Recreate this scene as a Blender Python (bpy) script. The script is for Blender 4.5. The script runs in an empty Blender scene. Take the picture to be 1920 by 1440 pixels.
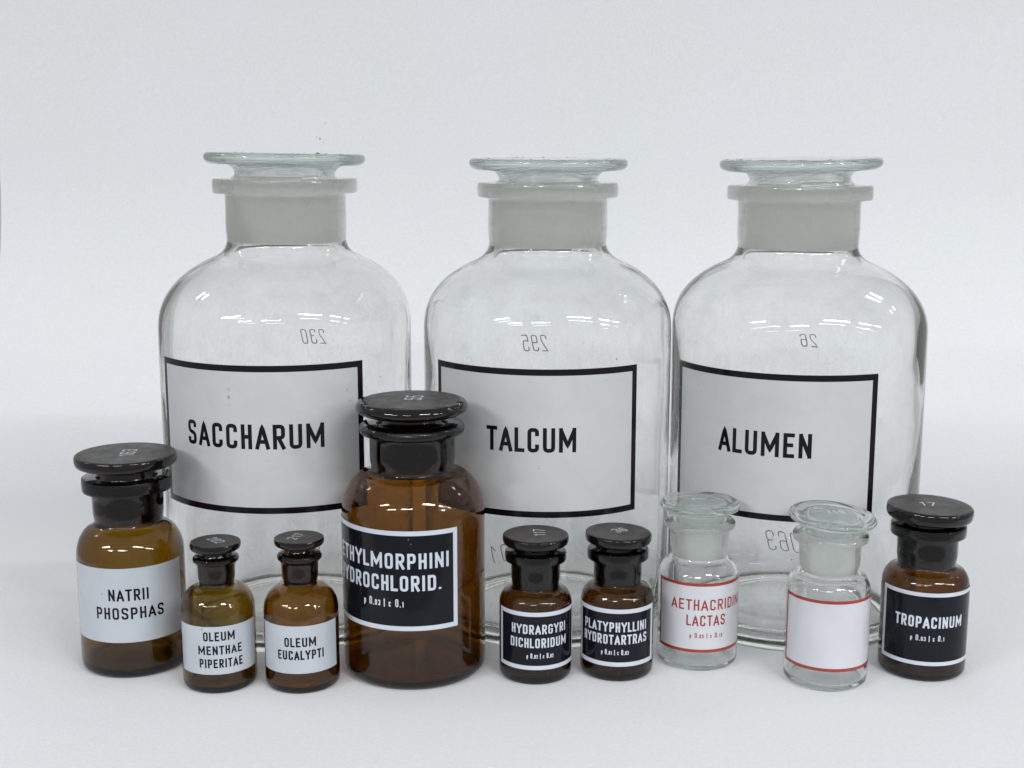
import bpy, bmesh, math, random
from mathutils import Vector, Matrix
random.seed(7)
scene = bpy.context.scene

# ---------------------------------------------------------------- camera
CAM_H = 0.3366
cam_data = bpy.data.cameras.new("camera")
cam_data.sensor_width = 36.0
cam_data.lens = 2500.0 / 1920.0 * 36.0
cam_data.clip_start = 0.02
cam_data.clip_end = 50.0
cam = bpy.data.objects.new("camera", cam_data)
cam.location = (0.0, 0.0, CAM_H)
cam.rotation_euler = (math.pi / 2 - math.atan(0.18), 0.0, 0.0)
scene.collection.objects.link(cam)
scene.camera = cam

# ---------------------------------------------------------------- room light (even, dim) and ceiling luminaires
world = bpy.data.worlds.new("World")
scene.world = world
world.use_nodes = True
bg = world.node_tree.nodes["Background"]
bg.inputs["Color"].default_value = (0.96, 0.98, 1.0, 1.0)
bg.inputs["Strength"].default_value = 0.43

CEIL = 1.90                        # ceiling height above the table top
def luminaire(x0, x1, y, k=1.0):
    d = bpy.data.lights.new("ceiling_tube", 'AREA')
    d.shape = 'RECTANGLE'
    d.size = x1 - x0
    d.size_y = 0.15
    d.energy = LAMP * k * (x1 - x0) * 0.15
    d.color = (0.99, 0.995, 1.0)
    o = bpy.data.objects.new("ceiling_tube", d)
    o.location = ((x0 + x1) / 2, y, CEIL)
    scene.collection.objects.link(o)
LAMP = 300.0
for x0, x1, y in ((-3.2, -1.9, -1.40), (0.8, 2.05, -1.42), (2.7, 3.9, -1.42), (4.55, 5.75, -1.42),
                  (-2.85, -1.75, -2.70), (-1.05, 0.12, -2.75), (4.2, 5.3, -2.70)):
    luminaire(x0, x1, y)
for x0, x1, y in ((-2.6, -2.0, 1.45), (1.6, 2.1, 1.45), (2.9, 3.4, 1.45)):
    luminaire(x0, x1, y, 0.12)

scene.view_settings.view_transform = 'Standard'
scene.view_settings.look = 'None'
scene.view_settings.exposure = 0.06
scene.view_settings.gamma = 1.0
scene.render.engine = 'CYCLES'
scene.cycles.max_bounces = 28
scene.cycles.transmission_bounces = 26
scene.cycles.glossy_bounces = 10
scene.cycles.diffuse_bounces = 5
scene.cycles.volume_bounces = 0
scene.cycles.transparent_max_bounces = 16
scene.cycles.caustics_reflective = True
scene.cycles.caustics_refractive = True
scene.cycles.sample_clamp_indirect = 12.0
scene.cycles.blur_glossy = 0.0
scene.cycles.use_denoising = True

# ---------------------------------------------------------------- materials
def new_mat(name):
    m = bpy.data.materials.new(name)
    m.use_nodes = True
    nt = m.node_tree
    for n in list(nt.nodes):
        nt.nodes.remove(n)
    out = nt.nodes.new("ShaderNodeOutputMaterial")
    return m, nt, out

def noise(nt, scale, detail=3.0, rough=0.55, dist=0.0, stretch=None):
    tc = nt.nodes.new("ShaderNodeTexCoord")
    n = nt.nodes.new("ShaderNodeTexNoise")
    n.inputs["Scale"].default_value = scale
    n.inputs["Detail"].default_value = detail
    n.inputs["Roughness"].default_value = rough
    n.inputs["Distortion"].default_value = dist
    if stretch:
        mp = nt.nodes.new("ShaderNodeMapping")
        mp.inputs["Scale"].default_value = stretch
        nt.links.new(tc.outputs["Object"], mp.inputs["Vector"])
        nt.links.new(mp.outputs["Vector"], n.inputs["Vector"])
    else:
        nt.links.new(tc.outputs["Object"], n.inputs["Vector"])
    return n.outputs["Fac"]

def ramp(nt, src, stops):
    r = nt.nodes.new("ShaderNodeValToRGB")
    el = r.color_ramp.elements
    while len(el) < len(stops):
        el.new(0.5)
    for e, (p, c) in zip(el, stops):
        e.position = p
        e.color = (c, c, c, 1) if isinstance(c, (int, float)) else (*c, 1)
    nt.links.new(src, r.inputs["Fac"])
    return r.outputs["Color"]

def glass_mat(name, absorb, density, rough=0.0, film=0.03, film_col=(0.5, 0.5, 0.48), ior=1.5, bump=0.0,
              tint=(1, 1, 1), scratch=False, g_rough=0.33, g_film=0.60, g_col=(0.94, 0.955, 0.93)):
    """clear or coloured glass: coloured by absorption in its volume, with a thin uneven film of dust on it"""
    m, nt, out = new_mat(name)
    g = nt.nodes.new("ShaderNodeBsdfGlass")
    g.inputs["Color"].default_value = (*tint, 1)
    g.inputs["IOR"].default_value = ior
    g.inputs["Roughness"].default_value = rough
    d = nt.nodes.new("ShaderNodeBsdfDiffuse")
    d.inputs["Color"].default_value = (*film_col, 1)
    mix = nt.nodes.new("ShaderNodeMixShader")
    f1 = ramp(nt, noise(nt, 28.0, 6.0, 0.62, 0.6), [(0.36, film * 0.35), (0.56, film), (0.74, film * 2.6)])
    if scratch:
        f2 = ramp(nt, noise(nt, 90.0, 5.0, 0.7, 2.5, (1, 1, 0.35)), [(0.60, 0.0), (0.72, film * 2.2)])
        add = nt.nodes.new("ShaderNodeMath"); add.operation = 'ADD'
        f3 = ramp(nt, noise(nt, 420.0, 3.0, 0.7), [(0.58, 0.0), (0.72, film * 1.3)])
        ad2 = nt.nodes.new("ShaderNodeMath"); ad2.operation = 'ADD'
        nt.links.new(f1, add.inputs[0]); nt.links.new(f2, add.inputs[1])
        nt.links.new(add.outputs[0], ad2.inputs[0]); nt.links.new(f3, ad2.inputs[1])
        nt.links.new(ad2.outputs[0], mix.inputs["Fac"])
    else:
        nt.links.new(f1, mix.inputs["Fac"])
    # the ground (frosted) bore and plug are marked on the mesh
    at = nt.nodes.new("ShaderNodeAttribute"); at.attribute_name = "ground"
    mr = nt.nodes.new("ShaderNodeMapRange")
    mr.inputs["To Min"].default_value = rough; mr.inputs["To Max"].default_value = g_rough
    nt.links.new(at.outputs["Fac"], mr.inputs["Value"]); nt.links.new(mr.outputs[0], g.inputs["Roughness"])
    src = mix.inputs["Fac"].links[0].from_socket
    mf = nt.nodes.new("ShaderNodeMix"); mf.data_type = 'FLOAT'
    nt.links.new(at.outputs["Fac"], mf.inputs[0]); nt.links.new(src, mf.inputs[2])
    gv = ramp(nt, noise(nt, 55.0, 5.0, 0.7, 0.4, (0.35, 0.35, 9.0)), [(0.3, g_film * 0.78), (0.7, g_film * 1.2)])
    nt.links.new(gv, mf.inputs[3])
    nt.links.new(mf.outputs[0], mix.inputs["Fac"])
    mc = nt.nodes.new("ShaderNodeMix"); mc.data_type = 'RGBA'
    nt.links.new(at.outputs["Fac"], mc.inputs[0]); mc.inputs[6].default_value = (*film_col, 1); mc.inputs[7].default_value = (*g_col, 1)
    nt.links.new(mc.outputs[2], d.inputs["Color"])
    nt.links.new(g.outputs[0], mix.inputs[1])
    nt.links.new(d.outputs[0], mix.inputs[2])
    nt.links.new(mix.outputs[0], out.inputs["Surface"])
    if bump:
        b = nt.nodes.new("ShaderNodeBump")
        b.inputs["Strength"].default_value = 1.0
        b.inputs["Distance"].default_value = bump
        nt.links.new(noise(nt, 22.0, 2.0, 0.4), b.inputs["Height"])
        nt.links.new(b.outputs[0], g.inputs["Normal"])
    v = nt.nodes.new("ShaderNodeVolumeAbsorption")
    v.inputs["Color"].default_value = (*absorb, 1)
    v.inputs["Density"].default_value = density
    nt.links.new(v.outputs[0], out.inputs["Volume"])
    return m

def enamel_mat(name, col, rough=0.22, worn=None, spec=0.5, var=0.05):
    m, nt, out = new_mat(name)
    p = nt.nodes.new("ShaderNodeBsdfPrincipled")
    lo = tuple(max(0, c * (1 - var)) for c in col)
    hi = tuple(min(1, c * (1 + var)) for c in col)
    base = ramp(nt, noise(nt, 45.0, 5.0, 0.6, 0.5), [(0.34, lo), (0.68, hi)])
    if worn:
        w = ramp(nt, noise(nt, 60.0, 7.0, 0.66, 1.4), [(0.665, 0.0), (0.72, 0.55)])
        mx = nt.nodes.new("ShaderNodeMix"); mx.data_type = 'RGBA'
        nt.links.new(w, mx.inputs[0])
        nt.links.new(base, mx.inputs[6])
        mx.inputs[7].default_value = (*worn, 1)
        base = mx.outputs[2]
    nt.links.new(base, p.inputs["Base Color"])
    r = ramp(nt, noise(nt, 80.0, 4.0, 0.6), [(0.3, rough * 0.8), (0.7, rough * 1.35)])
    nt.links.new(r, p.inputs["Roughness"])
    p.inputs["Specular IOR Level"].default_value = spec
    nt.links.new(p.outputs[0], out.inputs["Surface"])
    return m

def paper_mat():
    m, nt, out = new_mat("paper")
    p = nt.nodes.new("ShaderNodeBsdfPrincipled")
    c = ramp(nt, noise(nt, 5.0, 4.0, 0.5), [(0.3, (0.77, 0.795, 0.81)), (0.7, (0.785, 0.80, 0.825))])
    fine = ramp(nt, noise(nt, 380.0, 4.0, 0.75), [(0.25, 0.90), (0.75, 1.0)])
    mx = nt.nodes.new("ShaderNodeMix"); mx.data_type = 'RGBA'; mx.blend_type = 'MULTIPLY'
    mx.inputs[0].default_value = 1.0
    nt.links.new(c, mx.inputs[6]); nt.links.new(fine, mx.inputs[7])
    nt.links.new(mx.outputs[2], p.inputs["Base Color"])
    p.inputs["Roughness"].default_value = 0.75
    p.inputs["Specular IOR Level"].default_value = 0.25
    b = nt.nodes.new("ShaderNodeBump")
    b.inputs["Strength"].default_value = 0.55
    b.inputs["Distance"].default_value = 0.0006
    nt.links.new(noise(nt, 420.0, 4.0, 0.65), b.inputs["Height"])
    nt.links.new(b.outputs[0], p.inputs["Normal"])
    nt.links.new(p.outputs[0], out.inputs["Surface"])
    return m

MAT = {}
MAT['paper'] = paper_mat()
MAT['clear'] = glass_mat("clear_glass", (0.80, 0.885, 0.79), 5.5, film=0.040, film_col=(0.56, 0.57, 0.47), bump=0.0004, scratch=True)
MAT['clear_small'] = glass_mat("clear_glass_small", (0.65, 0.90, 0.82), 4.5, film=0.028, film_col=(0.55, 0.56, 0.52), bump=0.0001, scratch=True, g_film=0.42)
MAT['clear_lid'] = glass_mat("clear_glass_lid", (0.60, 0.94, 0.86), 2.6, film=0.15, film_col=(0.66, 0.70, 0.66), bump=0.0003)
MAT['amber_olive'] = glass_mat("amber_glass_olive", (0.73, 0.61, 0.005), 1180.0, film=0.003, film_col=(0.35, 0.33, 0.3), bump=0.00003, g_rough=0.35, g_film=0.02, g_col=(0.2, 0.18, 0.16))
MAT['amber'] = glass_mat("amber_glass", (0.785, 0.625, 0.005), 1300.0, film=0.003, film_col=(0.35, 0.33, 0.3), bump=0.00003, g_rough=0.35, g_film=0.02, g_col=(0.2, 0.18, 0.16))
MAT['amber_red'] = glass_mat("amber_glass_red", (0.72, 0.58, 0.02), 1900.0, film=0.003, film_col=(0.35, 0.32, 0.3), bump=0.00003, g_rough=0.35, g_film=0.02, g_col=(0.2, 0.18, 0.16))
def dark_gloss(name, col):
    """solid thick brown glass: so deep that it reads black, with a clean polish"""
    m, nt, out = new_mat(name)
    p = nt.nodes.new("ShaderNodeBsdfPrincipled")
    p.inputs["Base Color"].default_value = (*col, 1)
    p.inputs["IOR"].default_value = 1.5
    r = ramp(nt, noise(nt, 120.0, 5.0, 0.65, 0.8), [(0.45, 0.03), (0.75, 0.16)])
    nt.links.new(r, p.inputs["Roughness"])
    nt.links.new(p.outputs[0], out.inputs["Surface"])
    return m
MAT['stopper_dark'] = dark_gloss("deep_brown_glass", (0.0045, 0.0028, 0.0022))
MAT['cap_top'] = enamel_mat("matt_dark_glass", (0.030, 0.026, 0.024), rough=0.40, var=0.35)
MAT['white'] = enamel_mat("white_enamel", (0.43, 0.465, 0.51), rough=0.16, worn=(0.45, 0.44, 0.38), var=0.045)
MAT['white_jar'] = enamel_mat("white_enamel_jar", (0.50, 0.515, 0.525), rough=0.20, worn=(0.45, 0.44, 0.40), var=0.035)
MAT['white_red'] = enamel_mat("white_enamel_pale", (0.54, 0.55, 0.585), rough=0.16, worn=(0.55, 0.52, 0.5), var=0.03)
MAT['black'] = enamel_mat("black_enamel", (0.006, 0.005, 0.008), rough=0.14, spec=0.25)
MAT['black_field'] = enamel_mat("black_enamel_field", (0.006, 0.007, 0.011), rough=0.08, var=0.2, spec=0.22)
MAT['red'] = enamel_mat("red_enamel", (0.29, 0.038, 0.028), rough=0.2)
MAT['letter_white'] = enamel_mat("white_letter_enamel", (0.53, 0.57, 0.64), rough=0.16)
MAT['pencil'] = enamel_mat("grey_pencil", (0.17, 0.17, 0.17), rough=0.6)
MAT['engraved'] = enamel_mat("engraved_white", (0.62, 0.66, 0.68), rough=0.6)
MAT['dirt'] = enamel_mat("brown_dirt", (0.09, 0.07, 0.055), rough=0.8)
MAT['chip'] = enamel_mat("chipped_enamel", (0.24, 0.19, 0.15), rough=0.7)

# ---------------------------------------------------------------- helpers
def link(o, parent=None):
    scene.collection.objects.link(o)
    if parent is not None:
        o.parent = parent
    return o

def mesh_obj(name, verts, faces, mats, parent=None, mat_idx=None, smooth=True, sharp=38.0):
    me = bpy.data.meshes.new(name)
    me.from_pydata(verts, [], faces)
    for mt in mats:
        me.materials.append(mt)
    if mat_idx:
        me.polygons.foreach_set("material_index", mat_idx)
    if smooth:
        me.polygons.foreach_set("use_smooth", [True] * len(me.polygons))
        me.set_sharp_from_angle(angle=math.radians(sharp))
    me.update()
    return link(bpy.data.objects.new(name, me), parent)

def smooth_line(pts, step=0.0012):
    """pts: (r, z, tag, corner). Catmull-Rom between corners; returns dense (r, z, tag of the segment)"""
    out = []
    n = len(pts)
    for i in range(n - 1):
        p1, p2 = pts[i], pts[i + 1]
        v1, v2 = Vector(p1[:2]), Vector(p2[:2])
        v0 = Vector(pts[i - 1][:2]) if i > 0 and not p1[3] else v1 * 2 - v2
        v3 = Vector(pts[i + 2][:2]) if i < n - 2 and not p2[3] else v2 * 2 - v1
        L = (v2 - v1).length
        k = max(1, min(14, int(L / step + 0.5)))
        if p1[3] and p2[3]:
            k = 1
        # centripetal parametrisation
        t0 = 0.0
        t1 = t0 + max(1e-6, (v1 - v0).length) ** 0.5
        t2 = t1 + max(1e-6, (v2 - v1).length) ** 0.5
        t3 = t2 + max(1e-6, (v3 - v2).length) ** 0.5
        for j in range(k):
            t = t1 + (t2 - t1) * j / k
            a1 = v0 * ((t1 - t) / (t1 - t0)) + v1 * ((t - t0) / (t1 - t0))
            a2 = v1 * ((t2 - t) / (t2 - t1)) + v2 * ((t - t1) / (t2 - t1))
            a3 = v2 * ((t3 - t) / (t3 - t2)) + v3 * ((t - t2) / (t3 - t2))
            b1 = a1 * ((t2 - t) / (t2 - t0)) + a2 * ((t - t0) / (t2 - t0))
            b2 = a2 * ((t3 - t) / (t3 - t1)) + a3 * ((t - t1) / (t3 - t1))
            c = b1 * ((t2 - t) / (t2 - t1)) + b2 * ((t - t1) / (t2 - t1))
            out.append((c.x, c.y, p1[2]))
    out.append((pts[-1][0], pts[-1][1], pts[-1][2]))
    return out

def wobble(a, z, seed, amp):
    if amp == 0:
        return 0.0
    s = seed * 1.7
    return amp * (0.5 * math.sin(2 * a + s + 18 * z) + 0.3 * math.sin(3 * a - 1.3 * s + 41 * z)
                  + 0.25 * math.sin(5 * a + 2.1 * s - 63 * z) + 0.2 * math.sin(97 * z + s + a))

def lathe(name, prof, mats, parent, seg=128, seed=0, amp_fn=None, sharp=38.0, skew=None):
    """closed shell turned round z; prof runs from axis to axis, outside first"""
    verts, faces, mi, gr = [], [], [], []
    rings = []
    for r, z, tag in prof:
        dx = skew(z) if skew else 0.0
        if r < 1e-5:
            rings.append((len(verts), 1)); verts.append((dx, 0, z))
        else:
            rings.append((len(verts), seg))
            for k in range(seg):
                a = 2 * math.pi * k / seg
                rr = r
                if amp_fn:
                    rr = r + amp_fn(r, z, tag, a)
                verts.append((rr * math.cos(a) + dx, rr * math.sin(a), z))
    for i in range(len(prof) - 1):
        (s0, n0), (s1, n1) = rings[i], rings[i + 1]
        tag = prof[i][2]
        for k in range(seg):
            k2 = (k + 1) % seg
            if n0 == 1 and n1 == 1:
                continue
            if n0 == 1:
                faces.append((s0, s1 + k2, s1 + k))
            elif n1 == 1:
                faces.append((s0 + k, s0 + k2, s1))
            else:
                faces.append((s0 + k, s0 + k2, s1 + k2, s1 + k))
            mi.append(1 if tag == 2 else 0)
            gr.append(1.0 if tag == 1 else 0.0)
    o = mesh_obj(name, verts, faces, mats, parent, mi, True, sharp)
    at = o.data.attributes.new("ground", 'FLOAT', 'FACE')
    at.data.foreach_set("value", gr)
    return o

# ---------------------------------------------------------------- stroke lettering (narrow, even-stroke capitals)
R_ = True
GL = {  # width, strokes; a stroke is a list of (x, y, round?)
 'A': (1.3, [[(0,0),(.5,1),(1,0)], [(.17,.27),(.83,.27)]]),
 'C': (1.0, [[(1,.70),(1,1,R_),(0,1,R_),(0,0,R_),(1,0,R_),(1,.30)]]),
 'D': (1.02, [[(0,0),(0,1),(1,1,R_),(1,0,R_),(0,0)]]),
 'E': (0.88, [[(1,1),(0,1),(0,0),(1,0)], [(0,.52),(.82,.52)]]),
 'G': (1.02, [[(1,.72),(1,1,R_),(0,1,R_),(0,0,R_),(1,0,R_),(1,.46),(.55,.46)]]),
 'H': (0.9, [[(0,0),(0,1)], [(1,0),(1,1)], [(0,.5),(1,.5)]]),
 'I': (0.0, [[(0,0),(0,1)]]),
 'L': (0.82, [[(0,1),(0,0),(1,0)]]),
 'M': (1.75, [[(0,0),(0,1)], [(0,1),(.5,.22),(1,1)], [(1,0),(1,1)]]),
 'N': (1.08, [[(0,0),(0,1)], [(0,1),(1,0)], [(1,0),(1,1)]]),
 'O': (1.0, [[(0,.5),(0,1,R_),(1,1,R_),(1,0,R_),(0,0,R_),(0,.5)]]),
 'P': (0.96, [[(0,0),(0,1),(1,1,R_),(1,.44,R_),(0,.44)]]),
 'R': (1.0, [[(0,0),(0,1),(1,1,R_),(1,.46,R_),(0,.46)], [(.45,.46),(1,0)]]),
 'S': (1.0, [[(1,.74),(1,1,R_),(0,1,R_),(0,.56,R_),(1,.44,R_),(1,0,R_),(0,0,R_),(0,.26)]]),
 'T': (1.05, [[(0,1),(1,1)], [(.5,0),(.5,1)]]),
 'U': (1.08, [[(0,1),(0,0,R_),(1,0,R_),(1,1)]]),
 'Y': (1.3, [[(0,1),(.5,.46),(1,1)], [(.5,.46),(.5,0)]]),
 '0': (.80, [[(0,.5),(0,1,R_),(1,1,R_),(1,0,R_),(0,0,R_),(0,.5)]]),
 '1': (.38, [[(0,.72),(1,1),(1,0)]]),
 '2': (.80, [[(0,.72),(0,1,R_),(1,1,R_),(1,.58,R_),(0,0),(1,0)]]),
 '3': (.80, [[(0,.78),(0,1,R_),(1,1,R_),(1,.54,R_),(.35,.54)], [(.35,.54),(1,.54,R_),(1,0,R_),(0,0,R_),(0,.24)]]),
 '4': (.85, [[(.75,0),(.75,1),(0,.3),(1,.3)]]),
 '5': (.80, [[(1,1),(0,1),(0,.58),(1,.60,R_),(1,0,R_),(0,0,R_),(0,.24)]]),
 '6': (.80, [[(1,.78),(1,1,R_),(0,1,R_),(0,0,R_),(1,0,R_),(1,.55,R_),(0,.52)]]),
 '7': (.80, [[(0,1),(1,1),(.3,0)]]),
 '9': (.80, [[(0,.22),(0,0,R_),(1,0,R_),(1,1,R_),(0,1,R_),(0,.45,R_),(1,.48)]]),
 'p': (.70, [[(0,-.32),(0,.72,R_),(1,.72,R_),(1,0,R_),(0,0)]]),
 'c': (.62, [[(1,.55),(1,.72,R_),(0,.72,R_),(0,0,R_),(1,0,R_),(1,.17)]]),
 ' ': (.35, []),
 '|': (0.0, [[(0,-.18),(0,1.1)]]),
 '.': (0.0, [[(0,-.06),(0,.09)]]),
 ',': (0.0, [[(0.12,.08),(-.12,-.2)]]),
}
def fillet(pts, rad):
    """pts scaled (x, y, round?) -> dense polyline with rounded flagged corners"""
    out = []
    n = len(pts)
    for i, p in enumerate(pts):
        v = Vector(p[:2])
        if len(p) > 2 and p[2] and 0 < i < n - 1:
            a, b = Vector(pts[i - 1][:2]), Vector(pts[i + 1][:2])
            la, lb = (a - v).length, (b - v).length
            ra, rb = min(rad, la * 0.5), min(rad, lb * 0.5)
            pa, pb = v + (a - v) / la * ra, v + (b - v) / lb * rb
            for k in range(6):
                t = k / 5
                out.append(pa * (1 - t) ** 2 + v * (2 * t * (1 - t)) + pb * t ** 2)
        else:
            out.append(v)
    res = [out[0]]
    for q in out[1:]:
        if (q - res[-1]).length > 1e-7:
            res.append(q)
    return res

def ribbon(pts, w, maxseg):
    """even-width stroke with mitred joins -> (verts2d, faces)"""
    d = [pts[0]]
    for a, b in zip(pts, pts[1:]):
        k = max(1, int(math.ceil((b - a).length / maxseg)))
        for j in range(1, k + 1):
            d.append(a.lerp(b, j / k))
    vs, fs = [], []
    n = len(d)
    for i in range(n):
        t1 = (d[i] - d[i - 1]).normalized() if i > 0 else None
        t2 = (d[i + 1] - d[i]).normalized() if i < n - 1 else None
        if t1 is None: t1 = t2
        if t2 is None: t2 = t1
        n1, n2 = Vector((-t1.y, t1.x)), Vector((-t2.y, t2.x))
        m = n1 + n2
        if m.length < 0.2:
            m = n1
        m.normalize()
        s = min(1.45, 1.0 / max(0.25, m.dot(n1)))
        vs.append(d[i] + m * (w / 2 * s)); vs.append(d[i] - m * (w / 2 * s))
        if i:
            b = 2 * i
            fs.append((b - 2, b - 1, b + 1, b))
    return vs, fs

def kern(a, b):
    k = 1.0
    for c in (a, b):
        if c in 'ATLYV': k -= 0.22
    return k

def layout(text, height, width, stroke, gap=None):
    """runs: text is a string or a list of (char, scale). returns list of (polyline pts) spanning 'width' """
    runs = [(c, 1.0) for c in text] if isinstance(text, str) else text
    # letter body width solved so that the row spans the wanted width
    def total(u):
        x = 0.0
        for k, (c, s) in enumerate(runs):
            x += GL[c][0] * u * s
            if k < len(runs) - 1:
                x += (stroke + g0 * u * kern(c, runs[k + 1][0])) * (0.55 + 0.45 * s)
        return x
    g0 = 0.50 if gap is None else gap
    lo, hi = 0.0, height * 3
    for _ in range(40):
        mid = (lo + hi) / 2
        if total(mid) > width - stroke: hi = mid
        else: lo = mid
    u = lo
    x = -(width - stroke) / 2
    strokes = []
    for k, (c, s) in enumerate(runs):
        gw, st = GL[c]
        H2 = (height * s - stroke * (0.55 + 0.45 * s))
        sw = stroke * (0.62 + 0.38 * s)
        for poly in st:
            pts = [(x + p[0] * gw * u * s if gw else x + p[0] * stroke, -height / 2 + stroke / 2 + p[1] * H2, *(p[2:])) for p in poly]
            # square-cut ends reach the full height / width of the letter
            hs2 = sw / 2
            for e, nb in ((0, 1), (-1, -2)):
                vx, vy = pts[e][0] - pts[nb][0], pts[e][1] - pts[nb][1]
                L_ = math.hypot(vx, vy)
                if L_ < 1e-9 or c in '.,|' or (c in 'MN' and abs(vx) > 1e-6) or c in '0O':
                    continue
                vx, vy = vx / L_, vy / L_
                py = poly[e][1]
                if abs(vy) > 0.6 and (py < 0.01 or py > 0.99):
                    k_ = hs2 / abs(vy)
                elif abs(vy) < 0.05 and c in 'TEL72Z5' and poly[e][0] in (0, 1, 1.0, .82):
                    k_ = hs2
                else:
                    continue
                pts[e] = (pts[e][0] + vx * k_, pts[e][1] + vy * k_, *pts[e][2:])
            strokes.append((fillet(pts, 0.42 * max(gw, .5) * u * s), sw))
        nx = runs[k + 1][0] if k < len(runs) - 1 else c
        x += gw * u * s + (stroke + g0 * u * kern(c, nx)) * (0.55 + 0.45 * s)
    return strokes

def wrap_strokes(rows, R, name, mat, parent, lift, maxseg=0.0016):
    """rows: (strokes, centre angle (rad, 0 = towards -y, + to the right), z). Laid on a cylinder of radius R"""
    V, F = [], []
    for strokes, a0, z0, cut in rows:
        for si, (pts, w) in enumerate(strokes):
            vs, fs = ribbon(pts, w, maxseg)
            rr = R + lift + 0.000012 * (si % 4)
            base = len(V)
            for v in vs:
                a = a0 + v.x / R
                V.append((rr * math.sin(a), -rr * math.cos(a), z0 + v.y))
            F += [tuple(base + i for i in f) for f in fs]
    return mesh_obj(name, V, F, [mat], parent, smooth=False)

def arc_slab(a0, a1, z0, z1, r0, r1, step=math.radians(2.0)):
    """curved plate with thickness between radii r0 and r1"""
    n = max(1, int(math.ceil((a1 - a0) / step)))
    V, F = [], []
    for i in range(n + 1):
        a = a0 + (a1 - a0) * i / n
        s, c = math.sin(a), -math.cos(a)
        V += [(r1 * s, r1 * c, z0), (r1 * s, r1 * c, z1), (r0 * s, r0 * c, z1), (r0 * s, r0 * c, z0)]
        if i:
            b = 4 * i
            for k in range(4):
                k2 = (k + 1) % 4
                F.append((b - 4 + k, b + k, b + k2, b - 4 + k2))
    F.append((3, 2, 1, 0)); b = 4 * n; F.append((b, b + 1, b + 2, b + 3))
    return V, F

def fan_chip(rnd, cx, cz, size, R, elong=1.0, rot=0.0):
    n = 7
    pts = []
    for k in range(n):
        a = 2 * math.pi * k / n
        rad = size * rnd.uniform(0.5, 1.1)
        x, y = rad * math.cos(a) * elong, rad * math.sin(a)
        pts.append((cx + (x * math.cos(rot) - y * math.sin(rot)) / R, cz + x * math.sin(rot) + y * math.cos(rot)))
    V = [(R * math.sin(a), -R * math.cos(a), z) for a, z in pts]
    return V, [tuple(range(n))]

mm = 0.001
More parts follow.
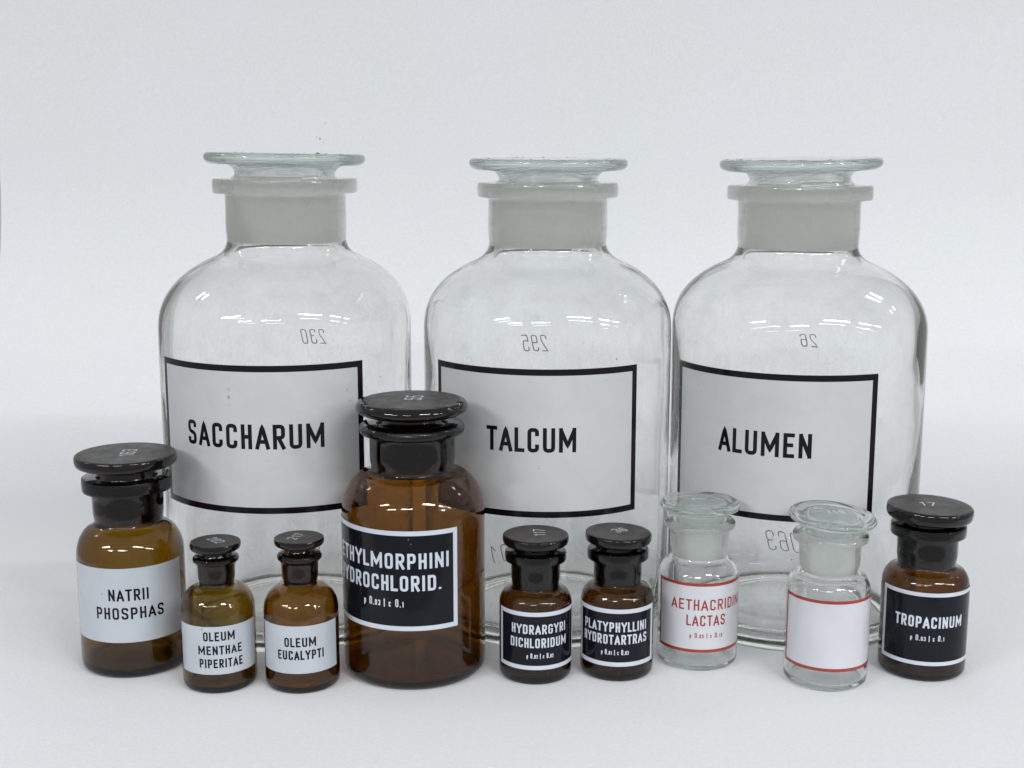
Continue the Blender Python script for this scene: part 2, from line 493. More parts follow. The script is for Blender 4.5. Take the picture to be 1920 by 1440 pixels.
# sacc fit rms 0.24 [209.18, 269.86, 2.23, 2.51, 1.8]
# talc fit rms 0.132 [206.3, 265.78, 4.91, 2.57, 1.8]
# alum fit rms 0.131 [207.12, 265.6, 1.05, 2.44, 1.8]
# natrii fit rms 0.003 [74.96, 96.08, 10.97, 1.81, 3.35]
# oleum_m fit rms 0.054 [48.49, 63.68, 9.68, 1.8, 2.93]
# oleum_e fit rms 0.006 [46.85, 65.64, 5.92, 2.57, 1.99]
# methyl fit rms 0.051 [105.39, 134.92, 8.85, 1.8, 3.33]
# hydr fit rms 0.001 [46.79, 62.71, -0.79, 2.6, 2.1]
# plat fit rms 0.001 [45.37, 61.15, 6.19, 2.5, 2.81]
# aeth fit rms 0.002 [57.34, 78.24, 2.55, 1.83, 1.82]
# clear fit rms 0.001 [59.22, 75.21, 6.59, 2.32, 2.11]
# trop fit rms 0.002 [55.94, 71.2, 9.69, 2.42, 3.13]
SPEC = {'sacc': {'X': -158.54,
          'D': 928.68,
          'r': 87.34,
          'heel': -6.87,
          'shoulder': [(87.34, 209.18),
                       (87.21, 214.93),
                       (86.84, 219.15),
                       (86.21, 222.91),
                       (85.33, 226.4),
                       (84.2, 229.68),
                       (82.84, 232.79),
                       (81.24, 235.74),
                       (79.4, 238.56),
                       (77.35, 241.25),
                       (75.07, 243.82),
                       (72.59, 246.27),
                       (69.91, 248.59),
                       (67.04, 250.8),
                       (63.99, 252.9),
                       (60.77, 254.87),
                       (57.4, 256.73),
                       (53.88, 258.47),
                       (50.24, 260.09),
                       (44.76, 263.25),
                       (41.25, 269.16)],
          'necktop': (41.53, 302.92),
          'lip': (49.37, 303.65, 313.47),
          'disc': (54.78, 322.89, 330.48),
          'waist': 34.24,
          'plug': (37.48, 37.07),
          'label': (-67.8, 33.7, 99.01, 196.94, 4.14),
          'rows': [('SACCHARUM', -48.6, 14.899999999999999, 150.34, 16.37)],
          'lean': 2.2},
 'talc': {'X': 24.88,
          'D': 934.18,
          'r': 87.05,
          'heel': -8.9,
          'shoulder': [(87.05, 206.3),
                       (86.93, 212.18),
                       (86.57, 216.37),
                       (85.98, 220.09),
                       (85.16, 223.5),
                       (84.1, 226.7),
                       (82.81, 229.72),
                       (81.3, 232.59),
                       (79.58, 235.31),
                       (77.64, 237.91),
                       (75.5, 240.39),
                       (73.16, 242.75),
                       (70.63, 244.99),
                       (67.92, 247.12),
                       (65.04, 249.13),
                       (62.0, 251.04),
                       (58.81, 252.83),
                       (55.49, 254.51),
                       (52.04, 256.07),
                       (46.07, 259.46),
                       (41.37, 265.79)],
          'necktop': (41.66, 299.78),
          'lip': (48.82, 300.52, 310.41),
          'disc': (54.65, 319.17, 326.81),
          'waist': 34.22,
          'plug': (37.53, 37.11),
          'label': (-57.4, 42.8, 94.69, 193.61, 4.17),
          'rows': [('TALCUM', -27.0, 12.8, 146.82, 16.34)]},
 'alum': {'X': 200.83,
          'D': 929.0,
          'r': 87.71,
          'heel': -6.99,
          'shoulder': [(87.71, 207.12),
                       (87.59, 212.21),
                       (87.22, 216.09),
                       (86.6, 219.6),
                       (85.74, 222.87),
                       (84.65, 225.96),
                       (83.31, 228.91),
                       (81.74, 231.73),
                       (79.95, 234.42),
                       (77.94, 237.0),
                       (75.71, 239.48),
                       (73.28, 241.84),
                       (70.65, 244.1),
                       (67.84, 246.24),
                       (64.84, 248.29),
                       (61.68, 250.22),
                       (58.37, 252.05),
                       (54.91, 253.76),
                       (51.32, 255.37),
                       (45.87, 258.41),
                       (41.49, 264.7)],
          'necktop': (41.94, 297.8),
          'lip': (49.36, 298.89, 308.74),
          'disc': (54.9, 319.26, 326.86),
          'waist': 34.23,
          'plug': (37.92, 37.52),
          'label': (-62.60000000000001, 36.199999999999996, 93.11, 190.72, 4.14),
          'rows': [('ALUMEN', -33.703, 7.702999999999999, 144.17, 16.37)],
          'lean': -2.3},
 'natrii': {'X': -249.17,
            'D': 838.01,
            'r': 34.11,
            'heel': 0.67,
            'shoulder': [(34.11, 74.96),
                         (34.09, 75.83),
                         (34.02, 76.83),
                         (33.92, 77.88),
                         (33.77, 78.96),
                         (33.57, 80.05),
                         (33.33, 81.14),
                         (33.05, 82.23),
                         (32.73, 83.32),
                         (32.36, 84.38),
                         (31.94, 85.43),
                         (31.48, 86.45),
                         (30.98, 87.44),
                         (30.43, 88.39),
                         (29.83, 89.3),
                         (29.18, 90.17),
                         (28.48, 90.99),
                         (27.73, 91.76),
                         (26.92, 92.48),
                         (21.86, 96.22)],
            'necktop': (22.58, 113.75),
            'lip': (28.32, 117.31, 125.95),
            'disc': (32.23, 133.28, 140.7),
            'waist': 16.56,
            'plug': (18.22, 17.0),
            'label': (-78.8, 61.0, 24.89, 73.75, 0.0),
            'rows': [('NATRII', -26.0, 16.5, 56.33, 7.77), ('PHOSPHAS', -41.1, 32.8, 44.23, 7.77)]},
 'oleum_m': {'X': -185.68,
             'D': 803.45,
             'r': 23.13,
             'heel': -0.91,
             'shoulder': [(23.13, 48.49),
                          (23.11, 49.25),
                          (23.04, 50.14),
                          (22.94, 51.07),
                          (22.79, 52.03),
                          (22.6, 52.99),
                          (22.36, 53.95),
                          (22.08, 54.9),
                          (21.76, 55.83),
                          (21.4, 56.73),
                          (20.99, 57.6),
                          (20.54, 58.42),
                          (20.05, 59.21),
                          (19.51, 59.94),
                          (18.92, 60.62),
                          (18.29, 61.24),
                          (17.6, 61.8),
                          (16.86, 62.29),
                          (16.06, 62.71),
                          (10.81, 64.28)],
             'necktop': (11.66, 77.73),
             'lip': (14.39, 79.13, 83.3),
             'disc': (15.73, 87.47, 92.32),
             'waist': 7.18,
             'plug': (8.81, 7.53),
             'label': (-74.5, 69.5, 13.28, 44.25, 0.0),
             'rows': [('OLEUM', -24.6, 24.1, 37.94, 5.88), ('MENTHAE', -33.6, 35.5, 29.01, 5.78), ('PIPERITAE', -32.3, 36.4, 20.46, 5.78)]},
 'oleum_e': {'X': -133.2,
             'D': 803.45,
             'r': 23.5,
             'heel': -0.91,
             'shoulder': [(23.5, 46.85),
                          (23.47, 48.87),
                          (23.39, 50.31),
                          (23.24, 51.58),
                          (23.05, 52.75),
                          (22.79, 53.84),
                          (22.48, 54.87),
                          (22.12, 55.84),
                          (21.71, 56.76),
                          (21.24, 57.64),
                          (20.73, 58.46),
                          (20.16, 59.24),
                          (19.55, 59.98),
                          (18.9, 60.67),
                          (18.2, 61.32),
                          (17.47, 61.92),
                          (16.7, 62.48),
                          (15.89, 63.0),
                          (15.05, 63.47),
                          (10.6, 65.05)],
             'necktop': (11.73, 79.13),
             'lip': (14.08, 80.28, 85.46),
             'disc': (15.57, 90.24, 94.92),
             'waist': 6.27,
             'plug': (8.91, 7.62),
             'label': (-73.9, 63.1, 13.99, 44.8, 0.0),
             'rows': [('OLEUM', -27.2, 21.4, 34.34, 6.04), ('EUCALYPTI', -39.0, 34.0, 26.03, 6.04)]},
 'methyl': {'X': -63.55,
            'D': 830.04,
            'r': 45.99,
            'heel': 4.98,
            'shoulder': [(45.99, 105.39),
                         (45.95, 106.6),
                         (45.85, 107.99),
                         (45.67, 109.46),
                         (45.43, 110.96),
                         (45.11, 112.49),
                         (44.72, 114.03),
                         (44.26, 115.57),
                         (43.73, 117.09),
                         (43.13, 118.59),
                         (42.45, 120.07),
                         (41.7, 121.5),
                         (40.87, 122.89),
                         (39.97, 124.23),
                         (38.99, 125.52),
                         (37.93, 126.74),
                         (36.79, 127.89),
                         (35.56, 128.97),
                         (34.24, 129.97),
                         (26.84, 132.41)],
            'necktop': (27.4, 153.71),
            'lip': (33.66, 155.59, 162.9),
            'disc': (35.75, 168.61, 177.58),
            'waist': 18.23,
            'plug': (21.61, 20.05),
            'label': (-101, 35.4, 40.32, 104.13, 2.97),
            'rows': [('AETHYLMORPHINI', -86, 27.8, 85.0, 9.98), ('HYDROCHLORID.', -77.5, 21.3, 70.86, 9.98), ('dose1', -42.6, -8.2, 58.2, 5.1)]},
 'hydr': {'X': 15.09,
          'D': 817.57,
          'r': 23.3,
          'heel': -0.25,
          'shoulder': [(23.3, 46.79),
                       (23.29, 47.84),
                       (23.26, 48.58),
                       (23.21, 49.23),
                       (23.15, 49.82),
                       (23.06, 50.39),
                       (22.96, 50.92),
                       (22.83, 51.44),
                       (22.69, 51.93),
                       (22.53, 52.4),
                       (22.35, 52.86),
                       (22.15, 53.31),
                       (21.93, 53.74),
                       (21.69, 54.17),
                       (21.44, 54.57),
                       (21.17, 54.97),
                       (20.88, 55.36),
                       (20.57, 55.73),
                       (20.25, 56.1),
                       (15.36, 59.03)],
          'necktop': (15.82, 73.89),
          'lip': (19.57, 76.09, 82.1),
          'disc': (21.08, 86.44, 92.78),
          'waist': 12.23,
          'plug': (12.57, 11.26),
          'label': (-68.5, 86, 10.66, 48.47, 2.71),
          'rows': [('HYDRARGYRI', -39.4, 52.9, 37.3, 6.18), ('DICHLORIDUM', -41.7, 54.7, 28.33, 6.28), ('dose2', -13.8, 29.2, 19.97, 3.46)]},
 'plat': {'X': 67.93,
          'D': 822.79,
          'r': 23.51,
          'heel': -0.2,
          'shoulder': [(23.51, 45.37),
                       (23.5, 46.67),
                       (23.46, 47.62),
                       (23.4, 48.48),
                       (23.32, 49.28),
                       (23.21, 50.03),
                       (23.08, 50.75),
                       (22.93, 51.44),
                       (22.75, 52.09),
                       (22.55, 52.72),
                       (22.33, 53.33),
                       (22.08, 53.91),
                       (21.81, 54.47),
                       (21.52, 55.01),
                       (21.2, 55.53),
                       (20.86, 56.02),
                       (20.49, 56.49),
                       (20.1, 56.94),
                       (19.69, 57.37),
                       (15.23, 59.81)],
          'necktop': (15.43, 73.64),
          'lip': (19.59, 75.85, 82.18),
          'disc': (21.18, 86.27, 92.82),
          'waist': 11.93,
          'plug': (12.61, 11.3),
          'label': (-74.5, 71.5, 10.85, 48.73, 2.8),
          'rows': [('PLATYPHYLLINI', -58.2, 51.3, 36.93, 6.41), ('HYDROTARTRAS', -59.6, 52.7, 28.73, 6.41), ('dose3', -24.3, 19.2, 20.36, 3.49)]},
 'aeth': {'X': 122.85,
          'D': 842.43,
          'r': 26.34,
          'heel': -2.23,
          'shoulder': [(26.34, 57.34),
                       (26.33, 57.83),
                       (26.28, 58.39),
                       (26.22, 58.97),
                       (26.12, 59.57),
                       (26.0, 60.18),
                       (25.85, 60.8),
                       (25.67, 61.43),
                       (25.46, 62.06),
                       (25.23, 62.69),
                       (24.98, 63.32),
                       (24.7, 63.95),
                       (24.39, 64.58),
                       (24.06, 65.21),
                       (23.7, 65.83),
                       (23.32, 66.44),
                       (22.92, 67.05),
                       (22.49, 67.65),
                       (22.04, 68.24),
                       (17.69, 71.74)],
          'necktop': (19.36, 88.45),
          'lip': (23.23, 90.36, 95.75),
          'disc': (26.1, 102.34, 108.27),
          'waist': 15.19,
          'plug': (16.22, 14.92),
          'label': (-66.4, 94, 13.6, 60.03, 2.01),
          'rows': [('AETHACRIDINI', -39.6, 77.3, 45.53, 7.28), ('LACTAS', -15.5, 41.8, 35.13, 7.28), ('dose4', -10.4, 37.7, 25.07, 3.52)]},
 'clear': {'X': 200.52,
           'D': 808.89,
           'r': 26.17,
           'heel': 0.43,
           'shoulder': [(26.17, 59.22),
                        (26.16, 60.11),
                        (26.13, 60.83),
                        (26.07, 61.5),
                        (25.99, 62.14),
                        (25.89, 62.75),
                        (25.77, 63.34),
                        (25.62, 63.92),
                        (25.46, 64.47),
                        (25.27, 65.02),
                        (25.06, 65.55),
                        (24.83, 66.06),
                        (24.57, 66.57),
                        (24.3, 67.05),
                        (24.01, 67.53),
                        (23.69, 67.99),
                        (23.36, 68.45),
                        (23.0, 68.88),
                        (22.63, 69.31),
                        (17.87, 71.28)],
           'necktop': (19.44, 89.27),
           'lip': (23.67, 91.19, 97.15),
           'disc': (27.22, 103.71, 109.42),
           'waist': 15.0,
           'plug': (16.3, 14.75),
           'label': (-70.3, 94, 14.03, 59.91, 2.03),
           'rows': []},
 'trop': {'X': 267.32,
          'D': 825.97,
          'r': 27.43,
          'heel': -0.76,
          'shoulder': [(27.43, 55.94),
                       (27.42, 57.17),
                       (27.38, 58.11),
                       (27.32, 58.97),
                       (27.23, 59.77),
                       (27.12, 60.53),
                       (26.98, 61.26),
                       (26.81, 61.95),
                       (26.63, 62.62),
                       (26.41, 63.27),
                       (26.17, 63.89),
                       (25.91, 64.48),
                       (25.62, 65.05),
                       (25.3, 65.6),
                       (24.96, 66.12),
                       (24.59, 66.62),
                       (24.19, 67.09),
                       (23.77, 67.54),
                       (23.32, 67.97),
                       (18.39, 70.26)],
          'necktop': (19.1, 89.03),
          'lip': (23.47, 90.56, 97.66),
          'disc': (26.9, 101.09, 109.56),
          'waist': 15.02,
          'plug': (15.67, 14.45),
          'label': (-62.4, 86, 11.58, 59.49, 2.53),
          'rows': [('TROPACINUM', -38.2, 56.3, 40.13, 7.49), ('dose5', -15.4, 28.9, 29.79, 3.78)]}}
MARKS = {'sacc': [('230', 3.7, 192.27), ('036', -5.5, 27.28)], 'talc': [('295', -5.8, 186.13), ('01', -25.6, 18.66)], 'alum': [('26', 19.2, 189.7), ('063', 8.3, 27.07)]}

# ---------------------------------------------------------------- paper sweep (table and background in one sheet)
def build_backdrop():
    yb, rad = 1.55, 0.31
    line = [(0.64, 0.0), (yb - rad, 0.0)]
    for k in range(1, 25):
        a = math.pi / 2 * k / 24
        line.append((yb - rad + rad * math.sin(a), rad - rad * math.cos(a)))
    line.append((yb + 0.01, 1.10))
    x0, x1, t = -0.588, 0.72, 0.0006
    V, F = [], []
    nx = 24
    nl = len(line)
    nrm = []
    for j in range(nl):
        p0, p1 = Vector(line[max(0, j - 1)]), Vector(line[min(nl - 1, j + 1)])
        d = (p1 - p0).normalized()
        nrm.append((-d.y, d.x))
    for side in (0, 1):                       # upper face, then the back of the sheet
        b0 = len(V)
        for j, (y, z) in enumerate(line):
            oy, oz = (nrm[j][0] * -t * side, nrm[j][1] * -t * side)
            for i in range(nx + 1):
                V.append((x0 + (x1 - x0) * i / nx, y + oy, z + oz))
        for j in range(nl - 1):
            for i in range(nx):
                q = b0 + j * (nx + 1) + i
                f = (q, q + 1, q + nx + 2, q + nx + 1)
                F.append(f if side == 0 else f[::-1])
    for xx in (x0, x1):                       # cut edges, with vertices of their own
        b0 = len(V)
        for j, (y, z) in enumerate(line):
            V += [(xx, y, z), (xx, y - nrm[j][0] * t, z - nrm[j][1] * t)]
        for j in range(nl - 1):
            q = b0 + 2 * j
            F.append((q, q + 1, q + 3, q + 2))
    o = mesh_obj("backdrop", V, F, [MAT['paper']])
    o["kind"] = "structure"
    return o
paper = build_backdrop()
V, F = [], []
for cx, cz, sz in ((-0.2195, 0.3425, .0011), (-0.2155, 0.3385, .0007), (-0.2230, 0.3440, .0006), (-0.213, 0.360, .0006)):
    b = len(V)
    V += [(cx + sz * math.cos(a * 1.05) * (0.6 if a % 2 else 1.1), 1.5488, cz + sz * math.sin(a * 1.05) * (1.0 if a % 2 else .6)) for a in range(6)]
    F.append(tuple(range(b, b + 6)))
sp = mesh_obj("stain_specks", V, F, [MAT['chip']], paper, smooth=False)
sp["kind"] = "stuff"

# ---------------------------------------------------------------- jars and bottles
DOSE = {
 'dose1': [('p', .8), (' ', 1), ('0', 1), (',', .7), ('0', .72), ('3', .72), (' ', .7), ('|', .95), (' ', .7), ('c', .8), (' ', 1), ('0', 1), (',', .7), ('1', .72)],
 'dose2': [('p', .8), (' ', 1), ('0', 1), (',', .7), ('0', .72), ('2', .72), (' ', .7), ('|', .95), (' ', .7), ('c', .8), (' ', 1), ('0', 1), (',', .7), ('0', .72), ('2', .72)],
 'dose3': [('p', .8), (' ', 1), ('0', 1), (',', .7), ('0', .72), ('1', .72), (' ', .7), ('|', .95), (' ', .7), ('c', .8), (' ', 1), ('0', 1), (',', .7), ('0', .72), ('3', .72)],
 'dose4': [('p', .8), (' ', 1), ('0', 1), (',', .7), ('0', .72), ('5', .72), (' ', .7), ('|', .95), (' ', .7), ('c', .8), (' ', 1), ('0', 1), (',', .7), ('1', .72), ('5', .72)],
 'dose5': [('p', .8), (' ', 1), ('0', 1), (',', .7), ('0', .72), ('3', .72), (' ', .7), ('|', .95), (' ', .7), ('c', .8), (' ', 1), ('0', 1), (',', .7), ('1', .72)],
}

def offset_line(line, t):
    """inner wall: offset a (r, z) line inwards along its normal"""
    out = []
    n = len(line)
    for i in range(n):
        a = Vector(line[max(0, i - 1)][:2]); b = Vector(line[min(n - 1, i + 1)][:2])
        d = (b - a).normalized()
        out.append((line[i][0] - d.y * t, line[i][1] + d.x * t))
    return out

def make_bottle(key, name, s, glass, lidmat, style, label_style, text, cat, group, idx, cap_text=None,
                lid_tilt=(0, 0), bump_r=0.0):
    big = s['r'] > 60
    root = bpy.data.objects.new(name, None)
    root.empty_display_size = 0.02
    link(root)
    root.location = (s['X'] * mm, s['D'] * mm, 0.0)
    root.rotation_euler = (0, 0, -math.atan2(s['X'], s['D']))
    lean = s.get('lean', 0.0) * mm
    z_a, z_b = s['shoulder'][0][1] * mm, s['shoulder'][-1][1] * mm
    def skew(z):
        q = min(1.0, max(0.0, (z - z_a) / (z_b - z_a)))
        return lean * q * q * (3 - 2 * q)
    root["label"] = text; root["category"] = cat; root["group"] = group
    R = s['r'] * mm
    wall = (5.0 if big else (2.4 if R > 0.03 else 1.9)) * mm
    heel = (15 if big else R * 1000 * 0.14) * mm
    SH = [(r * mm, h * mm) for r, h in s['shoulder']]
    nt_r, nt_h = s['necktop'][0] * mm, s['necktop'][1] * mm
    lr, lb, lt = [v * mm for v in s['lip']]
    pr_t, pr_b = [v * mm for v in s['plug']]
    nb_h = SH[-1][1]
    # ---- outer wall
    cr = R * 0.90                                    # radius of the ring it stands on
    out = [(0, 0.055 * R, 0, False), (cr * 0.6, 0.042 * R, 0, False), (cr * 0.9, 0.008 * R, 0, False), (cr, 0.0, 0, False),
           (R - heel * 0.42, heel * 0.16, 0, False), (R - heel * 0.08, heel * 0.62, 0, False), (R, heel * 1.25, 0, False)]
    body_h = SH[0][1]
    k0 = 3 if not big else 4
    for j in range(1, k0 + 1):
        out.append((R, heel * 1.25 + (body_h - heel * 1.25) * j / (k0 + 1), 0, False))
    for r, h in SH:
        out.append((r, h, 0, False))
    out.append(((SH[-1][0] * .35 + nt_r * .65), nb_h + (nt_h - nb_h) * .35, 0, False))
    ch = 0.0010 if big else 0.0007
    rl = (lt - lb)
    out.append((nt_r, min(nt_h, lb) - 0.0006, 0, False))
    if style == 'flat':
        out += [(nt_r + 0.0006, lb, 0, True), (lr - ch, lb, 0, False), (lr - ch * .3, lb + ch * .3, 0, False), (lr, lb + ch, 0, False),
                (lr, lt - ch, 0, False), (lr - ch * .3, lt - ch * .3, 0, False), (lr - ch, lt, 0, True)]
    else:
        out += [(nt_r + rl * .10, lb, 0, False), (lr - rl * .30, lb + rl * .04, 0, False), (lr - rl * .06, lb + rl * .24, 0, False), (lr, lb + rl * .5, 0, False),
                (lr - rl * .07, lb + rl * .78, 0, False), (lr - rl * .34, lt, 0, True)]
    # ---- ground neck bore, then inner wall
    gap = 0.00035 if big else 0.00025
    bore_t, bore_b = pr_t + gap, pr_b + gap
    mouth = bore_t + (0.0014 if big else 0.0010)
    prof = smooth_line(out, 0.003 if big else 0.0014)
    prof[-1] = (prof[-1][0], prof[-1][1], 0)
    plug_bottom = nb_h + (nt_h - nb_h) * 0.06
    prof += [(mouth, lt, 0), (bore_t + 0.0002, lt - (0.0016 if big else 0.0012), 1), (bore_b, plug_bottom - 0.001, 0)]
    # inner wall by offset of the outer line between heel and shoulder
    dense = [p for p in smooth_line(out[4:7 + k0 + len(SH)], 0.003 if big else 0.0015)]
    inner = offset_line(dense, wall)
    inner = [p for p in inner if p[0] < R and p[1] < nb_h - 0.0005]
    inner = inner[::-1]
    j = 0
    lim = bore_b + 0.0006
    inner = [p for p in inner if p[0] > lim]
    z_base = (6.5 if big else (4.5 if R > .03 else 3.4)) * mm
    inner = [p for p in inner if p[1] > z_base + heel * (1.1 if big else 0.35)]
    if plug_bottom - 0.001 - inner[0][1] > 0.0015:
        prof.append((bore_b + 0.0002, (plug_bottom - 0.001 + inner[0][1]) / 2 + 0.0006, 0))
    prof += [(r, z, 4) for r, z in inner]
    ri, zi = inner[-1]
    hr = zi - z_base
    for k in range(1, 7):
        a = math.pi / 2 * k / 6
        prof.append((ri - hr * 1.3 * (1 - math.cos(a)), zi - hr * math.sin(a), 4))
    prof += [(R * .5, z_base + 0.03 * R, 0), (R * .2, z_base + 0.055 * R, 0), (0, z_base + 0.06 * R, 0)]

    def amp(r, z, tag, a):
        if tag == 1 or z > nb_h or z < 0.001:
            return 0.0
        q = min(1.0, (nb_h - z) / (0.02 if big else 0.006)) * min(1.0, r / R)
        inner_wall = tag == 4
        A = bump_r * (1.0 if inner_wall else 0.16)
        ecc = 0.0017 * math.cos(a + 0.4 * idx) * min(1.0, max(0.0, (z - z_base) / 0.03)) * min(1.0, max(0.0, (nb_h - z) / 0.05)) if (inner_wall and big) else 0.0
        return (wobble(a, z, idx, A) + ecc) * q
    lathe("body", prof, [glass], root, seg=160 if big else 128, seed=idx, amp_fn=amp, sharp=40, skew=skew if lean else None)

    # ---- stopper
    dr, db, dt = [v * mm for v in s['disc']]
    wr = s['waist'] * mm
    T = dt - db
    if style == 'flat' and big:
        p = [(0, dt, 2, False), (dr - T * .35, dt, 0, True), (dr - T * .10, dt - T * .12, 0, False), (dr, dt - T * .42, 0, False),
             (dr - T * .12, dt - T * .75, 0, False), (dr - T * .55, db, 0, False), (wr + T * .75, db - T * .05, 0, False),
             (wr + T * .12, db - T * .45, 0, False), (wr, db - T * .95, 0, False), (pr_t - T * .18, lt + T * .02, 0, False)]
    elif label_style.get('round_disc'):
        p = [(0, dt, 2, False), (dr - T * .55, dt - T * .01, 0, True), (dr - T * .22, dt - T * .10, 0, False), (dr - T * .02, dt - T * .38, 0, False), (dr, dt - T * .55, 0, False),
             (dr - T * .20, dt - T * .84, 0, False), (dr - T * .7, db, 0, False), (wr + T * .35, db - T * .02, 0, False),
             (wr + T * .06, db - T * .18, 0, False), (wr, (db + lt) / 2, 0, False), (wr + (pr_t - wr) * .4, lt - T * .05, 0, False)]
    else:
        p = [(0, dt, 2, False), (dr - T * .20, dt, 0, True), (dr - T * .06, dt - T * .06, 0, False), (dr, dt - T * .22, 0, False), (dr - T * .01, dt - T * .62, 0, False),
             (dr - T * .11, dt - T * .88, 0, False), (dr - T * .35, db, 0, False), (wr + T * .45, db - T * .02, 0, False),
             (wr + T * .06, db - T * .25, 0, False), (wr, (db + lt) / 2, 0, False), (wr + (pr_t - wr) * .35, lt - T * .05, 0, False)]
    top_in = lt - (0.0024 if big else 0.0016)
    p += [(pr_t - 0.0001, top_in, 1, True), (pr_b, plug_bottom, 0, True)]
    pp = smooth_line(p, 0.0012 if big else 0.0007)
    # keep the flat top as one ring of faces in its own material, the ground plug as material 1
    prof2 = []
    for r, z, tag in pp:
        prof2.append((r, z, tag))
    if big or not label_style.get('solid'):
        hw = (3.2 if big else 2.4) * mm
        prof2 += [(pr_b - hw, plug_bottom, 0), (pr_t - hw - 0.0004, lt - 0.003, 0), (wr - hw * 1.2, lt + 0.001, 0), (wr - hw * 1.5, db - T * .1, 0),
                  (wr - hw * 2.2, db + T * .18, 0), (0, db + T * .25, 0)]
    else:
        prof2 += [(0, plug_bottom + 0.0005, 0)]
    prof2 = [(r, z - dt, t) for r, z, t in prof2]
    prof2 = [(prof2[i][0], prof2[i][1], prof2[max(0, i - 1)][2]) for i in range(len(prof2) - 1, -1, -1)]
    st = lathe("stopper", prof2, [lidmat, label_style.get('top', lidmat)], root, seg=128,
               seed=idx + 3, amp_fn=(lambda r, z, tag, a: wobble(a, z, idx + 3, 0.0006) if z > -0.02 and r > 0.03 else 0.0) if big else None, sharp=40)
    # a tilted stopper turns about the top of the plug
    piv = Vector((0, 0, lt - dt))
    rot = Matrix.Rotation(math.radians(lid_tilt[0]), 4, 'Y') @ Matrix.Rotation(math.radians(lid_tilt[1]), 4, 'X')
    st.matrix_local = Matrix.Translation((lean, 0, dt)) @ Matrix.Translation(piv) @ rot @ Matrix.Translation(-piv)

    # ---- old dirt caught on the top edge of the big stoppers
    if big:
        rnd = random.Random(50 + idx)
        V, F = [], []
        for k in range({1: 16, 2: 30, 5: 90}[idx]):
            a = rnd.gauss(-2.1, 0.5) if idx == 5 else rnd.uniform(0, 2 * math.pi)
            rad = dr * rnd.uniform(0.70, 0.915)
            cx, cy = rad * math.cos(a), rad * math.sin(a)
            sz, hz = rnd.uniform(.3, 1.5) * mm, rnd.uniform(.10, .38) * mm
            if k == 0 and idx == 1:
                cx, cy, sz, hz = 0.4 * dr, -0.55 * dr, 1.6 * mm, 1.1 * mm
            b = len(V)
            for q in range(6):
                aa = q * math.pi / 3 + rnd.uniform(-.3, .3)
                V.append((cx + sz * math.cos(aa) * rnd.uniform(.6, 1.2), cy + sz * math.sin(aa) * rnd.uniform(.4, 1), 0.00004))
            V.append((cx + rnd.uniform(-.3, .3) * sz, cy, hz))
            F += [(b + q, b + (q + 1) % 6, b + 6) for q in range(6)]
        o = mesh_obj("dirt_specks", V, F, [MAT['dirt']], st, smooth=False)
        o["kind"] = "stuff"
    # ---- number scratched into the top of the stopper
    if cap_text:
        tx, rotdeg, size, ox, oy = cap_text
        strokes = layout(tx, size * mm, size * mm * (0.62 * len(tx)), size * mm * 0.10)
        V, F = [], []
        ca, sa = math.cos(math.radians(rotdeg)), math.sin(math.radians(rotdeg))
        for si, (pts, w) in enumerate(strokes):
            vs, fs = ribbon(pts, w, 0.002)
            b = len(V)
            V += [(v.x * ca - v.y * sa + ox * mm, v.x * sa + v.y * ca + oy * mm, 0.00005 + 0.00001 * (si % 4)) for v in vs]
            F += [tuple(b + i for i in f) for f in fs]
        mesh_obj("number", V, F, [MAT['engraved']], st, smooth=False)

    # ---- label fired on the glass
    a0, a1, z0, z1, bw = s['label']
    a0, a1 = math.radians(a0), math.radians(a1)
    z0, z1, bw = z0 * mm, z1 * mm, bw * mm
    rl0, rl1 = R + bump_r * 0.22 + 0.00006, R + bump_r * 0.22 + 0.00018
    V, F = arc_slab(a0, a1, z0, z1, rl0, rl1)
    lab = mesh_obj("label", V, F, [label_style['field']], root, sharp=50)
    if bw > 0:
        ab = bw / R * label_style.get('side', 1.0)
        V, F = [], []
        for q in ((a0, a1, z1 - bw, z1), (a0, a1, z0, z0 + bw), (a0, a0 + ab, z0 + bw, z1 - bw), (a1 - ab, a1, z0 + bw, z1 - bw)):
            v, f = arc_slab(*q, rl1 + 0.00002, rl1 + 0.00007)
            b = len(V); V += v; F += [tuple(b + i for i in g) for g in f]
        mesh_obj("border", V, F, [label_style['border']], lab, sharp=50)
    for t, b0, b1, zc, hh in s['rows']:
        b0, b1 = math.radians(b0), math.radians(b1)
        txt = DOSE.get(t, t)
        sw = hh * mm * (label_style['stroke'] if t not in DOSE else 0.15)
        strokes = layout(txt, hh * mm, (b1 - b0) * R, sw)
        wrap_strokes([(strokes, (b0 + b1) / 2, zc * mm, None)], rl1, "lettering", label_style['ink'], lab, 0.00003)
    # ---- worn chips in the enamel
    rnd = random.Random(100 + idx)
    ch_list = label_style.get('chips', [])
    if ch_list:
        for (ad, z, size, el, ro) in ch_list:
            V, F = [], []
            for k in range(3):
                v, f = fan_chip(rnd, math.radians(ad) + rnd.uniform(-1, 1) * size * mm / R, z * mm + rnd.uniform(-1, 1) * size * mm, size * mm * rnd.uniform(.5, 1.0), rl1 + 0.00011 + 0.00001 * k, el, ro)
                b = len(V); V += v; F += [tuple(b + i for i in g) for g in f]
            mesh_obj("chipped_spot", V, F, [MAT['chip']], lab, smooth=False)
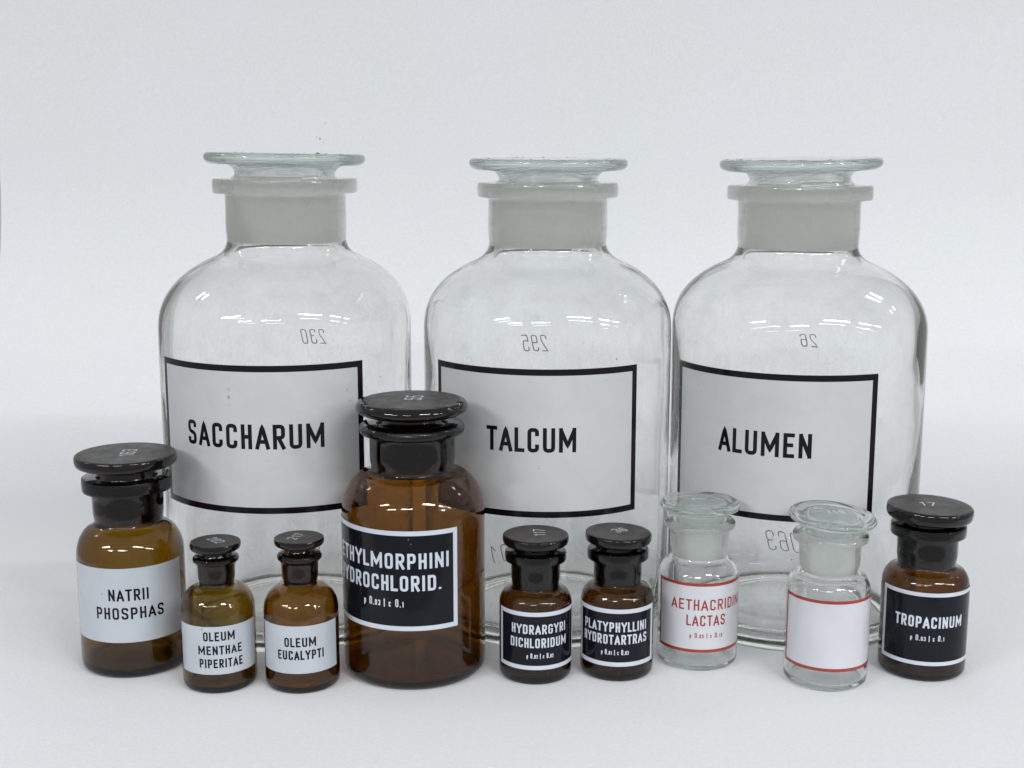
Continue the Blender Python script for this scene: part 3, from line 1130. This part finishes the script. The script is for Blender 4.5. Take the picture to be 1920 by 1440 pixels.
    # ---- specks of dirt on the glass
    if big:
        V, F = [], []
        for k in range(46):
            a = rnd.uniform(-1.35, 1.35)
            z = rnd.uniform(0.02, body_h)
            if a0 - .02 < a < a1 + .02 and z0 - .002 < z < z1 + .002 and rnd.random() < 0.75:
                continue
            sz = rnd.choice([0.14, 0.18, 0.22, 0.3, 0.42]) * mm
            v, f = fan_chip(rnd, a, z, sz, R + bump_r * .22 + 0.0004, rnd.uniform(1, 1.8), rnd.uniform(0, 3))
            b = len(V); V += v; F += [tuple(b + i for i in g) for g in f]
        o = mesh_obj("dirt_specks", V, F, [MAT['dirt']], root, smooth=False)
        o["kind"] = "stuff"
        for t, ad, z in MARKS[key]:
            hh = (13.0 if z > 100 else 17.0) * mm
            strokes = layout(t, hh, hh * 0.50 * len(t), 0.85 * mm)
            # drawn on the far side, read from behind, so it shows mirrored through the jar
            V, F = [], []
            for si, (pts, w) in enumerate(strokes):
                vs, fs = ribbon(pts, w, 0.002)
                b = len(V)
                for v in vs:
                    xx = v.x + v.y * 0.18
                    a = math.pi - math.radians(ad) + math.atan2(s['X'], s['D']) + xx / R
                    rr = R + bump_r * .2 + 0.0003 + 0.00001 * (si % 4)
                    V.append((rr * math.sin(a), -rr * math.cos(a), z * mm + v.y))
                F += [tuple(b + i for i in f) for f in fs]
            mesh_obj("written_number", V, F, [MAT['pencil']], root, smooth=False)
    return root

JAR = dict(field=MAT['white_jar'], border=MAT['black'], ink=MAT['black'], stroke=0.158, side=0.98)
WHT = dict(field=MAT['white'], border=MAT['black'], ink=MAT['black'], stroke=0.178, solid=True, top=MAT['cap_top'])
BLK = dict(field=MAT['black_field'], border=MAT['letter_white'], ink=MAT['letter_white'], stroke=0.165, solid=True, top=MAT['cap_top'])
RED = dict(field=MAT['white_red'], border=MAT['red'], ink=MAT['red'], stroke=0.15, solid=True)
def st(base, **kw):
    d = dict(base); d.update(kw); return d
G1, G2, G3 = "big clear glass jars in the back row", "brown glass bottles in the front row", "small clear glass bottles in the front row"

make_bottle('sacc', "glass_jar", SPEC['sacc'], MAT['clear'], MAT['clear_lid'], 'flat', 
            st(JAR, chips=[(-25, 189, .3, 1, 0), (-25.5, 181, 1.3, .16, 0.05), (-25, 177, 1.5, .14, -0.05), (-25.4, 170, 1.0, .16, 0), (26, 178, .5, 1.5, .8), (27, 171, .4, 1.6, .8), (28, 160, .3, 1, 0)]),
            "large clear glass jar with white label SACCHARUM, leftmost of the big jars", "jar", G1, 1, lid_tilt=(1.0, 0), bump_r=0.0004)
make_bottle('talc', "glass_jar", SPEC['talc'], MAT['clear'], MAT['clear_lid'], 'flat', JAR,
            "large clear glass jar with white label TALCUM, middle of the big jars", "jar", G1, 2, lid_tilt=(0.3, 0.5), bump_r=0.0004)
make_bottle('alum', "glass_jar", SPEC['alum'], MAT['clear'], MAT['clear_lid'], 'flat', JAR,
            "large clear glass jar with white label ALUMEN, rightmost of the big jars", "jar", G1, 5, lid_tilt=(-1.0, 1.2), bump_r=0.0010)
make_bottle('natrii', "medicine_bottle", SPEC['natrii'], MAT['amber_olive'], MAT['stopper_dark'], 'flat',
            st(WHT, stroke=.168, chips=[(-77, 68, .6, 1.2, .4), (-76, 60, .4, 1.2, .4), (-73, 48, .3, 1, 0), (-33, 57, .45, 1.8, .6)]),
            "brown bottle with chipped white label NATRII PHOSPHAS, far left of the front row", "bottle", G2, 11, ("163", 78, 9.5, 1.5, 0))
make_bottle('oleum_m', "medicine_bottle", SPEC['oleum_m'], MAT['amber_olive'], MAT['stopper_dark'], 'round',
            st(WHT, chips=[(-26, 42.5, .4, 2.2, -.8)]),
            "small brown bottle with white three-line label OLEUM MENTHAE PIPERITAE", "bottle", G2, 12, ("202", -60, 6.6, 0.5, 1.0))
make_bottle('oleum_e', "medicine_bottle", SPEC['oleum_e'], MAT['amber'], MAT['stopper_dark'], 'round', WHT,
            "small brown bottle with white label OLEUM EUCALYPTI, left of the tall brown bottle", "bottle", G2, 13, ("217", 60, 6.6, -2.0, 1.0))
make_bottle('methyl', "medicine_bottle", SPEC['methyl'], MAT['amber'], MAT['stopper_dark'], 'round',
            st(BLK, round_disc=True, stroke=.168, chips=[(-4, 99, .35, 1, 0), (-2, 96, .3, 1.5, .5)]),
            "tall brown bottle with black label AETHYLMORPHINI HYDROCHLORID., largest of the brown ones", "bottle", G2, 14, ("55", 82, 11.0, 1.5, 4.0))
make_bottle('hydr', "medicine_bottle", SPEC['hydr'], MAT['amber_red'], MAT['stopper_dark'], 'flat', BLK,
            "small brown bottle with black label HYDRARGYRI DICHLORIDUM, in front of the middle jar", "bottle", G2, 15, ("117", 92, 7.6, 2.2, 2.5))
make_bottle('plat', "medicine_bottle", SPEC['plat'], MAT['amber_red'], MAT['stopper_dark'], 'flat', BLK,
            "small brown bottle with black label PLATYPHYLLINI HYDROTARTRAS, in front of the middle jar", "bottle", G2, 16, ("36", 40, 7.4, 0.6, 2.5), lid_tilt=(1.5, 0))
make_bottle('aeth', "medicine_bottle", SPEC['aeth'], MAT['clear_small'], MAT['clear_small'], 'round', st(RED, round_disc=True),
            "small clear glass bottle with red lettering AETHACRIDINI LACTAS on a white label", "bottle", G3, 17, ("7", 110, 8.5, -1, 1.5))
make_bottle('clear', "medicine_bottle", SPEC['clear'], MAT['clear_small'], MAT['clear_small'], 'round', st(RED, round_disc=True),
            "small clear glass bottle with a blank red-edged white label and a tilted stopper", "bottle", G3, 18, ("145", 20, 6.2, 1.5, 2.0), lid_tilt=(4.0, 2.0))
make_bottle('trop', "medicine_bottle", SPEC['trop'], MAT['amber_red'], MAT['stopper_dark'], 'flat', BLK,
            "brown bottle with black label TROPACINUM, far right of the front row", "bottle", G2, 19, ("17", 15, 8.5, -1.5, 1.0), lid_tilt=(1.5, 0))
